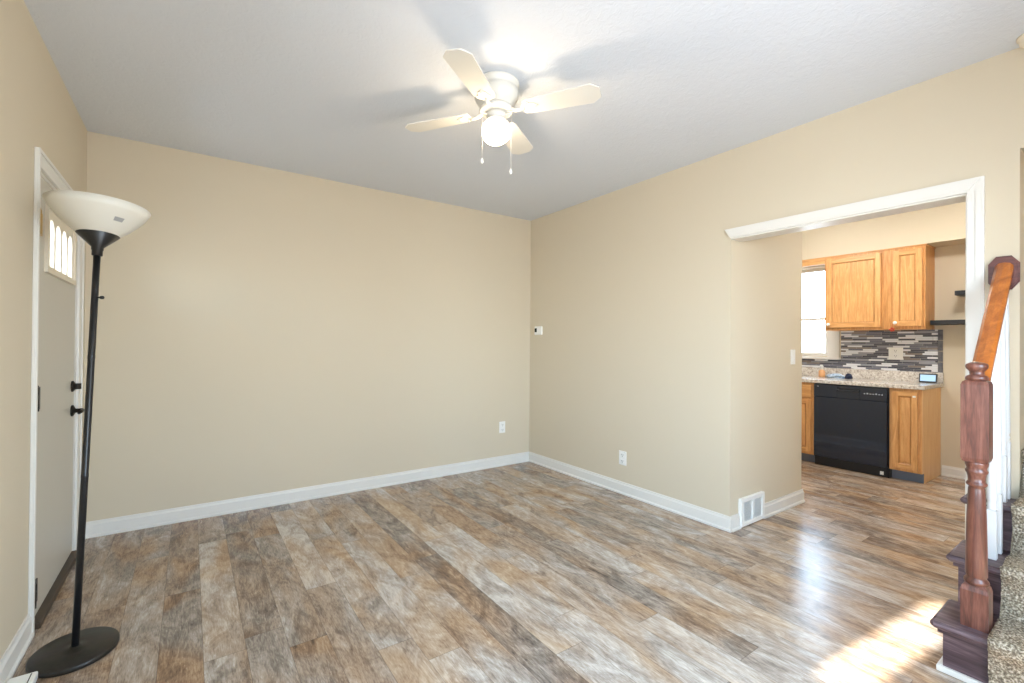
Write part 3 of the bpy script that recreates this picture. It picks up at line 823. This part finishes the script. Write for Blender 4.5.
# carpet runner: waterfall profile over all steps, as one thick skin
def carpet_profile(off):
    pts = []
    for k in range(NST):
        x = XF + RUN * k; z = RISE * (k + 1); z0 = RISE * k
        fx_ = x - 0.038 - off
        pts.append((x - off - 0.004, z0 + (off if k else 0.0)))
        pts.append((x - off - 0.006, z - 0.06))
        pts.append((fx_ + 0.012, z - 0.040)); pts.append((fx_ + 0.002, z - 0.026)); pts.append((fx_, z - 0.010)); pts.append((fx_ + 0.004, z + off * 0.6)); pts.append((fx_ + 0.016, z + off)); 
    pts.append((XF + RUN * NST - 0.01, RISE * NST + off))
    return pts
outp = carpet_profile(0.014)
innp = carpet_profile(0.0005)
mb = MB()
bm = mb.bm
NY = 60
ys = [YCARP - (YCARP - (Y0 + 0.01)) * j / NY for j in range(NY + 1)]
# dense along the profile so the pile can be ruffled
def dens(P, step=0.016):
    q = []
    for (a, b), (c_, d_) in zip(P, P[1:]):
        n = max(1, int(math.hypot(c_ - a, d_ - b) / step))
        for i in range(n): q.append((a + (c_ - a) * i / n, b + (d_ - b) * i / n))
    q.append(P[-1]); return q
dp = dens(outp[:7 * 5])
rows = []
for y in ys:
    rows.append([bm.verts.new((a + random.uniform(-1, 1) * 0.003, y + random.uniform(-1, 1) * 0.003, max(b + random.uniform(-1, 1) * 0.003, 0.001))) for a, b in dp])
for A, B in zip(rows, rows[1:]):
    for i in range(len(A) - 1):
        f = bm.faces.new((A[i], B[i], B[i + 1], A[i + 1])); f.smooth = True
ip = dens(innp[:7 * 5])
edge = [bm.verts.new((a, YCARP + 0.0, b)) for a, b in innp[:7 * 5]]
# close the left edge of the runner
def fill_edge(rowv, inner):
    i = j = 0
    while i < len(rowv) - 1 or j < len(inner) - 1:
        if j >= len(inner) - 1 or (i < len(rowv) - 1 and i / (len(rowv) - 1) <= j / (len(inner) - 1)):
            bm.faces.new((rowv[i], rowv[i + 1], inner[j])); i += 1
        else:
            bm.faces.new((rowv[i], inner[j + 1], inner[j])); j += 1
fill_edge(rows[0], edge)
cp = mb.build('carpet_runner', M['carpet'], st, recalc=False); cp['label'] = 'speckled tan carpet runner'
# white shoe at the foot of the stairs
mb = MB()
mb.box(XF - 0.016, XF, YCARP, YE + 0.016, 0, 0.022, 0.003); mb.box(XF, -0.024, YE, YE + 0.016, 0, 0.022, 0.003)
sh = mb.build('shoe_moulding', M['trim'], st); sh['label'] = 'white shoe moulding'
mb = MB(); mb.box(XF + 2 * RUN + 0.005, -0.022, YE, YE + 0.006, 0.022, 3 * RISE - 0.046)
mb.build('side_skirt', M['trim'], st)

# ------------------------------------------------------------------ railing: newel, handrail, rosette, balusters
NX, NYY = -0.556, -3.369
rl = empty('stair_railing', (NX, NYY, RISE)); tag(rl, 'brown newel post and sloping handrail with white balusters at the stair foot', 'stair railing')
hw = 0.037
mb = MB()
def sq_section(mb, prof):
    """square sections (half width, z) lofted"""
    rings = [[mb.bm.verts.new((NX + sx * w, NYY + sy * w, z)) for sx, sy in ((-1, -1), (1, -1), (1, 1), (-1, 1))] for w, z in prof]
    for A, B in zip(rings, rings[1:]):
        for i in range(4): mb.bm.faces.new((A[i], A[(i + 1) % 4], B[(i + 1) % 4], B[i]))
    mb.bm.faces.new(rings[0][::-1]); mb.bm.faces.new(rings[-1])
sq_section(mb, [(hw, RISE), (hw, 0.335), (hw - 0.004, 0.350), (hw - 0.012, 0.362)])
sq_section(mb, [(hw - 0.012, 0.820), (hw - 0.004, 0.826), (hw, 0.840), (hw, 1.118), (hw - 0.004, 1.130), (hw - 0.012, 1.136)])
mb.lathe([(0.026, 0.352), (0.033, 0.360), (0.035, 0.367), (0.033, 0.374), (0.028, 0.380), (0.027, 0.385), (0.030, 0.392), (0.029, 0.48), (0.0265, 0.62), (0.0225, 0.72), (0.021, 0.728), (0.027, 0.733), (0.029, 0.739), (0.026, 0.745), (0.023, 0.749), (0.024, 0.765), (0.027, 0.778), (0.030, 0.783), (0.031, 0.789), (0.028, 0.794), (0.027, 0.799), (0.031, 0.812), (0.032, 0.820), (0.028, 0.828)], (NX, NYY, 0), seg=32)
mb.lathe([(0.026, 1.134), (0.031, 1.138), (0.032, 1.146), (0.027, 1.152), (0.020, 1.157), (0.020, 1.168), (0.024, 1.174), (0.029, 1.180), (0.031, 1.189), (0.029, 1.197), (0.018, 1.203), (0.004, 1.206)], (NX, NYY, 0), seg=32)
mb.build('newel_post', M['newel'], rl)
# handrail
r0 = Vector((NX + hw - 0.002, NYY, 1.108)); r1 = Vector((-0.020, -3.367, 1.600))
d = (r1 - r0).normalized(); s_ = Vector((0, 1, 0)); n_ = d.cross(s_).normalized()
if n_.z < 0: n_ = -n_
prf = [(-0.019, -0.030), (0.019, -0.030), (0.022, -0.012), (0.025, 0.0), (0.029, 0.010), (0.028, 0.020), (0.018, 0.029), (0.0, 0.032), (-0.018, 0.029), (-0.028, 0.020), (-0.029, 0.010), (-0.025, 0.0), (-0.022, -0.012)]
def end(p, vert_x):
    pts_ = []
    for a, b in prf:
        q = p + s_ * a + n_ * b
        t_ = (vert_x - q.x) / d.x
        pts_.append(q + d * t_)
    return pts_
A = end(r0, r0.x); B = end(r1, r1.x + 0.0005)
mb = MB()
va = [mb.bm.verts.new(p) for p in A]; vb = [mb.bm.verts.new(p) for p in B]
for i in range(len(va)): mb.bm.faces.new((va[i], va[(i + 1) % len(va)], vb[(i + 1) % len(va)], vb[i]))
mb.bm.faces.new(va[::-1]); mb.bm.faces.new(vb)
mb.build('handrail', M['rail'], rl)
# octagonal rosette on the wall
mb = MB()
cy, cz, ry, rz, ch = -3.365, 1.598, 0.047, 0.076, 0.024
oc = [(cy - ry, cz - rz + ch * 1.4), (cy - ry + ch, cz - rz), (cy + ry - ch, cz - rz), (cy + ry, cz - rz + ch * 1.4), (cy + ry, cz + rz - ch * 1.4), (cy + ry - ch, cz + rz), (cy - ry + ch, cz + rz), (cy - ry, cz + rz - ch * 1.4)]
mb.prism([(0.0, a, b) for a, b in oc], (-0.014, 0, 0))
mb.prism([(-0.014, cy + (a - cy) * 0.9, cz + (b - cz) * 0.93) for a, b in oc], (-0.006, 0, 0))
mb.build('rosette', M['rosette'], rl)
# balusters
def rail_z(x): return r0.z + (x - r0.x) * d.z / d.x - 0.030 * math.sqrt(1 + (d.z / d.x) ** 2)
bal_x = [-0.315, -0.215, -0.115, -0.034]
for x in bal_x:
    z0 = RISE * 2 if x < -0.19 else RISE * 3
    zt = rail_z(x); yb = NYY - 0.004
    hgt = zt - z0
    mb = MB(); h_ = 0.0155
    sqh = 0.20 + (0.05 if x in (bal_x[1], bal_x[3]) else 0.0)
    mb.box(x - h_, x + h_, yb - h_, yb + h_, z0, z0 + sqh, 0.002)
    tz = z0 + sqh
    mb.lathe([(0.013, tz), (0.016, tz + 0.006), (0.012, tz + 0.012), (0.015, tz + 0.022), (0.012, tz + 0.030), (0.0125, tz + 0.036), (0.015, tz + 0.045), (0.0145, tz + 0.12), (0.011, zt - 0.12), (0.0095, zt - 0.03), (0.0095, zt + 0.004)], (x, yb, 0), seg=20)
    mb.build('baluster', M['bwhite'], rl)

# ------------------------------------------------------------------ kitchen cabinets
def cab_door(parent, xf, y0, y1, z0, z1, raised=False, knob=None, t=0.019, fr=0.048):
    mb = MB()
    mb.box(xf, xf + t, y0, y0 + fr, z0, z1, 0.002); mb.box(xf, xf + t, y1 - fr, y1, z0, z1, 0.002)
    o = mb.build('door', M['oak'], parent)
    # rails carry level grain
    for za, zb_ in ((z0, z0 + fr), (z1 - fr, z1)):
        mb = MB(); mb.box(xf, xf + t, y0 + fr, y1 - fr, za, zb_, 0.0015); mb.build('rail', M['oakh'], o)
    a, b, c_, e_ = y0 + fr, y1 - fr, z0 + fr, z1 - fr; q = 0.012
    mb = MB()
    A = [mb.bm.verts.new(v) for v in ((xf + 0.001, a, c_), (xf + 0.001, b, c_), (xf + 0.001, b, e_), (xf + 0.001, a, e_))]
    B = [mb.bm.verts.new(v) for v in ((xf + 0.011, a + q, c_ + q), (xf + 0.011, b - q, c_ + q), (xf + 0.011, b - q, e_ - q), (xf + 0.011, a + q, e_ - q))]
    for i in range(4): mb.bm.faces.new((A[i], A[(i + 1) % 4], B[(i + 1) % 4], B[i]))
    mb.build('sticking', M['oakd'], o)
    mb = MB(); mb.box(xf + 0.0105, xf + t - 0.002, y0 + fr, y1 - fr, z0 + fr, z1 - fr)
    if raised:
        a, b, c_, e_ = y0 + fr + 0.012, y1 - fr - 0.012, z0 + fr + 0.012, z1 - fr - 0.012
        q = 0.018
        A = [mb.bm.verts.new(v) for v in ((xf + 0.0105, a, c_), (xf + 0.0105, b, c_), (xf + 0.0105, b, e_), (xf + 0.0105, a, e_))]
        B = [mb.bm.verts.new(v) for v in ((xf + 0.003, a + q, c_ + q), (xf + 0.003, b - q, c_ + q), (xf + 0.003, b - q, e_ - q), (xf + 0.003, a + q, e_ - q))]
        for i in range(4): mb.bm.faces.new((A[i], A[(i + 1) % 4], B[(i + 1) % 4], B[i]))
        mb.bm.faces.new(B)
    mb.build('centre_panel', M['oak'], o)
    if knob:
        mb = MB(); mb.lathe([(0.006, 0), (0.006, 0.010), (0.015, 0.016), (0.016, 0.022), (0.012, 0.027), (0.003, 0.029)], (xf, knob[0], knob[1]), (-1, 0, 0), 20)
        k_ = mb.build('knob', M['plastic'], o); k_['label'] = 'white knob'
    return o
UX = 2.85; KX = K - 0.0
def wall_cab(y0, y1, dy0_, dy1_, knob, label):
    c_ = empty('wall_cabinet', (UX + 0.15, (y0 + y1) / 2, 1.44)); tag(c_, label, 'cabinet', 'oak wall cabinets')
    mb = MB(); mb.box(UX, KX, y0, y1, 1.440, 2.250, 0.002)
    mb.build('carcass', M['oakc'], c_)
    mb = MB(); mb.box(UX - 0.008, KX, y0 - (0.008 if y0 < -2.3 else 0), y1, 2.250, 2.262, 0.002); mb.build('top_moulding', M['rosette'] if False else M['oakh'], c_)
    cab_door(c_, UX - 0.020, dy0_, dy1_, 1.470, 2.225, knob=knob)
    return c_
wall_cab(-2.185, -1.680, -2.165, -1.700, (-1.725, 1.505), 'wider oak wall cabinet next to the kitchen window')
wall_cab(-2.495, -2.186, -2.475, -2.258, (-2.282 + 0.0, 1.505), 'narrow oak wall cabinet at the end beside the black shelves')
vl = MB(); vl.box(UX, UX + 0.018, -1.679, -0.86, 2.185, 2.262, 0.002); vl = vl.build('window_valance', M['oakh'])
tag(vl, 'oak board bridging the cabinets above the kitchen window', 'valance')
# small red ornament hanging from the cabinet edge
on = empty('hanging_ornament', (UX - 0.02, -2.243, 1.44)); tag(on, 'tiny red ornament hanging under the narrow oak wall cabinet', 'ornament')
mb = MB(); mb.tube([(UX - 0.031, -2.262, 1.495), (UX - 0.031, -2.258, 1.455)], 0.0015, 6); mb.build('string', M['red'], on)
mb = MB()
for k in range(5):
    a = R(72 * k); mb.lathe([(0.001, -0.009), (0.008, -0.004), (0.009, 0.003), (0.001, 0.009)], (UX - 0.031, -2.258 + 0.014 * math.cos(a), 1.438 + 0.014 * math.sin(a)), seg=10)
mb.build('beads', M['red'], on)

BX = 2.550
def base_cab(y0, y1, label, end_side=False):
    c_ = empty('base_cabinet', (2.85, (y0 + y1) / 2, 0)); tag(c_, label, 'cabinet', 'oak base cabinets')
    mb = MB(); mb.box(BX, KX, y0, y1, 0.095, 0.872, 0.001); mb.build('carcass', M['oak'], c_)
    mb = MB(); mb.box(BX + 0.075, KX, y0, y1, 0, 0.095); t_ = mb.build('toe_kick', M['toe'], c_); t_['label'] = 'blue-grey toe kick'
    if end_side:
        mb = MB(); mb.prism([(BX + 0.075, y0 - 0.004, 0), (BX + 0.075, y0 - 0.004, 0.095), (BX + 0.004, y0 - 0.004, 0.095), (BX + 0.004, y0 - 0.004, 0.872), (KX, y0 - 0.004, 0.872), (KX, y0 - 0.004, 0)], (0, 0.004, 0)); s2 = mb.build('side_panel', M['oakside'], c_); s2['label'] = 'pale oak side panel'
    return c_
ec = base_cab(-2.536, -2.310, 'narrow oak base cabinet at the counter end, right of the dishwasher', True)
dd = cab_door(ec, BX - 0.020, -2.512, -2.335, 0.120, 0.845, raised=True, fr=0.042)
mb = MB(); mb.box(BX - 0.0212, BX - 0.0202, -2.500, -2.478, 0.795, 0.812); q = mb.build('tag', M['plastic'], dd); q['label'] = 'white sticker'
lc = base_cab(-1.690, -1.02, 'oak base cabinet with drawer, left of the dishwasher')
cab_door(lc, BX - 0.020, -1.668, -1.36, 0.120, 0.690, raised=True, fr=0.045)
cab_door(lc, BX - 0.020, -1.350, -1.04, 0.120, 0.690, raised=True, fr=0.045)
for a, b in ((-1.668, -1.36), (-1.35, -1.04)):
    mb = MB(); mb.box(BX - 0.020, BX - 0.001, a, b, 0.712, 0.845, 0.004); mb.build('drawer', M['oakh'], lc)

# dishwasher
dw = empty('dishwasher', (2.85, -2.0, 0)); tag(dw, 'gloss black dishwasher built in under the counter', 'dishwasher')
mb = MB(); mb.box(BX + 0.02, KX - 0.03, -2.306, -1.694, 0.0, 0.866); mb.build('tub_body', M['dwtrim'], dw)
mb = MB(); mb.box(BX - 0.030, BX + 0.019, -2.300, -1.700, 0.100, 0.730, 0.004); mb.build('door', M['dwblack'], dw)
# control panel with a recessed grip
mb = MB()
z0, z1 = 0.733, 0.860
mb.box(BX - 0.030, BX + 0.019, -2.300, -2.090, z0, z1, 0.003); mb.box(BX - 0.030, BX + 0.019, -1.905, -1.700, z0, z1, 0.003)
mb.box(BX - 0.030, BX + 0.019, -2.090, -1.905, z0, 0.808); mb.box(BX - 0.030, BX + 0.019, -2.090, -1.905, 0.838, z1)
mb.box(BX - 0.005, BX + 0.019, -2.090, -1.905, 0.808, 0.838)
cpn = mb.build('control_panel', M['dwblack'], dw)
mb = MB(); mb.tube([(BX - 0.032, -2.085, 0.826), (BX - 0.036, -2.075, 0.816), (BX - 0.036, -1.92, 0.816), (BX - 0.032, -1.91, 0.826)], 0.007, 10); mb.build('handle', M['dwtrim'], cpn)
for k in range(7):
    mb = MB(); y = -2.125 - 0.0225 * k; mb.box(BX - 0.0308, BX - 0.0298, y - 0.008, y, 0.795, 0.801 + (0.006 if k % 3 == 1 else 0)); q = mb.build('button', M['plastic'], cpn)
mb = MB(); mb.box(BX - 0.0308, BX - 0.0298, -1.745, -1.728, 0.838, 0.844); mb.build('badge', M['sticker'], cpn)
mb = MB(); mb.box(BX + 0.035 - 0.03, BX + 0.019, -2.300, -1.700, 0.012, 0.098, 0.002); mb.build('kick_plate', M['dwtrim'], dw)
mb = MB(); mb.box(BX + 0.0035, BX + 0.0048, -2.268, -2.240, 0.022, 0.055); q = mb.build('label_tag', M['plastic'], dw); q['label'] = 'small white label'

# countertop with low upstand
ct = empty('countertop', (2.85, -1.8, 0.872)); tag(ct, 'speckled beige granite countertop with low upstand', 'countertop')
mb = MB(); mb.box(2.520, KX, -2.560, -0.90, 0.872, 0.910, 0.004); mb.build('slab', M['granite'], ct)
mb = MB(); mb.box(KX - 0.022, KX, -2.560, -0.90, 0.910, 1.012, 0.002); mb.build('upstand', M['granite'], ct)
# tile backsplash
bs = empty('tile_backsplash', (KX, -2.1, 1.012)); tag(bs, 'grey and white strip mosaic backsplash below the wall cabinets', 'backsplash')
mb = MB(); mb.box(KX - 0.010, KX - 0.0005, -2.520, KY0 - 0.131, 1.012, 1.440); mb.box(KX - 0.010, KX - 0.0005, KY0 - 0.131, -0.90, 1.012, KZ0 - 0.036)
mb.build('mosaic_field', M['mosaic'], bs)
mb = MB()
for k in range(4):
    z = 0.914 + 0.1 * 0 + k * 0.1075 + 0.098
    mb.box(KX - 0.013, KX, -2.556, -2.522, z, z + 0.104, 0.001)
q = mb.build('border_tiles', M['slate'], bs); q['label'] = 'dark border tiles'
outlet('wall_outlet', ('x', KX - 0.010, -1), -2.205, 1.196, 'grey double outlet plate on the mosaic backsplash', None, w=0.115, h=0.125)

# black floating shelves
for z, ya, lb in ((1.482, -2.505, 'lower black floating shelf on the kitchen wall beside the cabinets'), (1.755, -2.672, 'upper shorter black floating shelf on the kitchen wall')):
    mb = MB(); mb.box(2.95, KX, -3.2, ya, z, z + 0.042, 0.002); o = mb.build('floating_shelf', M['bshelf']); tag(o, lb, 'shelf', 'black floating shelves')

# counter items
dv = empty('smart_display', (3.09, -2.455, 0.91)); tag(dv, 'small black framed smart display leaning on the counter end', 'display')
mx = Matrix.Translation((3.085, -2.462, 0.912)) @ Matrix.Rotation(R(12), 4, 'Y')
mb = MB(); mb.box(-0.006, 0.010, -0.066, 0.066, 0.0, 0.088, 0.004, mx=mx); mb.build('frame', M['slot'], dv)
mb = MB(); mb.box(-0.0068, -0.0058, -0.056, 0.056, 0.012, 0.076, mx=mx); mb.build('screen', M['glow_screen'], dv)

def crumple(name, c, sx, sy, sz, m, seed, label, cat):
    rnd = random.Random(seed)
    bm = bmesh.new(); bmesh.ops.create_icosphere(bm, subdivisions=4, radius=1)
    ph = [(rnd.uniform(2, 7), rnd.uniform(2, 7), rnd.uniform(2, 7), rnd.uniform(0, 6)) for _ in range(6)]
    for v in bm.verts:
        n = sum(math.sin(v.co.x * a + v.co.y * b + v.co.z * c_ + d_) for a, b, c_, d_ in ph) / 6
        v.co *= 1 + 0.28 * n
        v.co.z = max(v.co.z, -0.35)
        v.co = Vector((v.co.x * sx, v.co.y * sy, (v.co.z + 0.35) * sz))
    for f in bm.faces: f.smooth = True
    bmesh.ops.translate(bm, vec=c, verts=bm.verts)
    mb = MB(); mb.bm.free(); mb.bm = bm
    return mb.build(name, m)
o = crumple('cleaning_cloth', (3.0, -1.735, 0.9105), 0.055, 0.085, 0.036, M['cloth'], 3, None, None)
tag(o, 'crumpled light blue cloth on the counter behind the dishwasher', 'cloth')
o = crumple('folded_cloth', (3.0, -1.852, 0.9105), 0.04, 0.032, 0.04, M['navy'], 5, None, None)
tag(o, 'small dark blue cloth beside the light blue one', 'cloth')
sp_ = empty('soap_bottle', (3.03, -1.59, 0.91)); tag(sp_, 'peach soap bottle with white pump below the kitchen window', 'bottle')
mb = MB(); mb.lathe([(0.028, 0.911), (0.031, 0.916), (0.031, 0.975), (0.022, 0.990), (0.011, 0.996)], (3.03, -1.59, 0), seg=24); mb.build('bottle', M['soap'], sp_)
mb = MB(); mb.lathe([(0.012, 0.996), (0.012, 1.010), (0.005, 1.012), (0.005, 1.040), (0.010, 1.042), (0.010, 1.050), (0.003, 1.052)], (3.03, -1.59, 0), seg=16)
mb.tube([(3.03, -1.59, 1.046), (2.99, -1.59, 1.048), (2.982, -1.59, 1.040)], 0.004, 8); mb.build('pump', M['plastic'], sp_)

# fill lights added to brighten the kitchen, unseen above the opening
for kx, ky, lb in ((1.9, -1.75, 'added unseen kitchen fill light nearer the window'), (1.9, -2.92, 'added unseen kitchen fill light nearer the shelves')):
    kl = empty('kitchen_fill_light', (kx, ky, H)); tag(kl, lb, 'ceiling light', 'added kitchen fill lights')
    mb = MB(); mb.lathe([(0.17, H), (0.17, H - 0.02), (0.155, H - 0.022)], (kx, ky, 0), seg=40); mb.build('rim', M['steel'], kl)
    mb = MB(); mb.lathe([(0.155, H - 0.021), (0.150, H - 0.045), (0.12, H - 0.07), (0.07, H - 0.085), (0.002, H - 0.09)], (kx, ky, 0), seg=40); mb.build('diffuser', M['kfill'], kl)

# fill light added to brighten the stairwell, out of frame
ul = empty('stairwell_fill_light', (1.2, -3.88, 3.9)); tag(ul, 'added unseen fill light at the head of the stairs', 'ceiling light')
mb = MB(); mb.lathe([(0.15, 3.9), (0.15, 3.88), (0.14, 3.878)], (1.2, -3.88, 0), seg=32); mb.build('rim', M['steel'], ul)
mb = MB(); mb.lathe([(0.14, 3.879), (0.13, 3.85), (0.08, 3.825), (0.002, 3.82)], (1.2, -3.88, 0), seg=32); mb.build('diffuser', M['sfill'], ul)
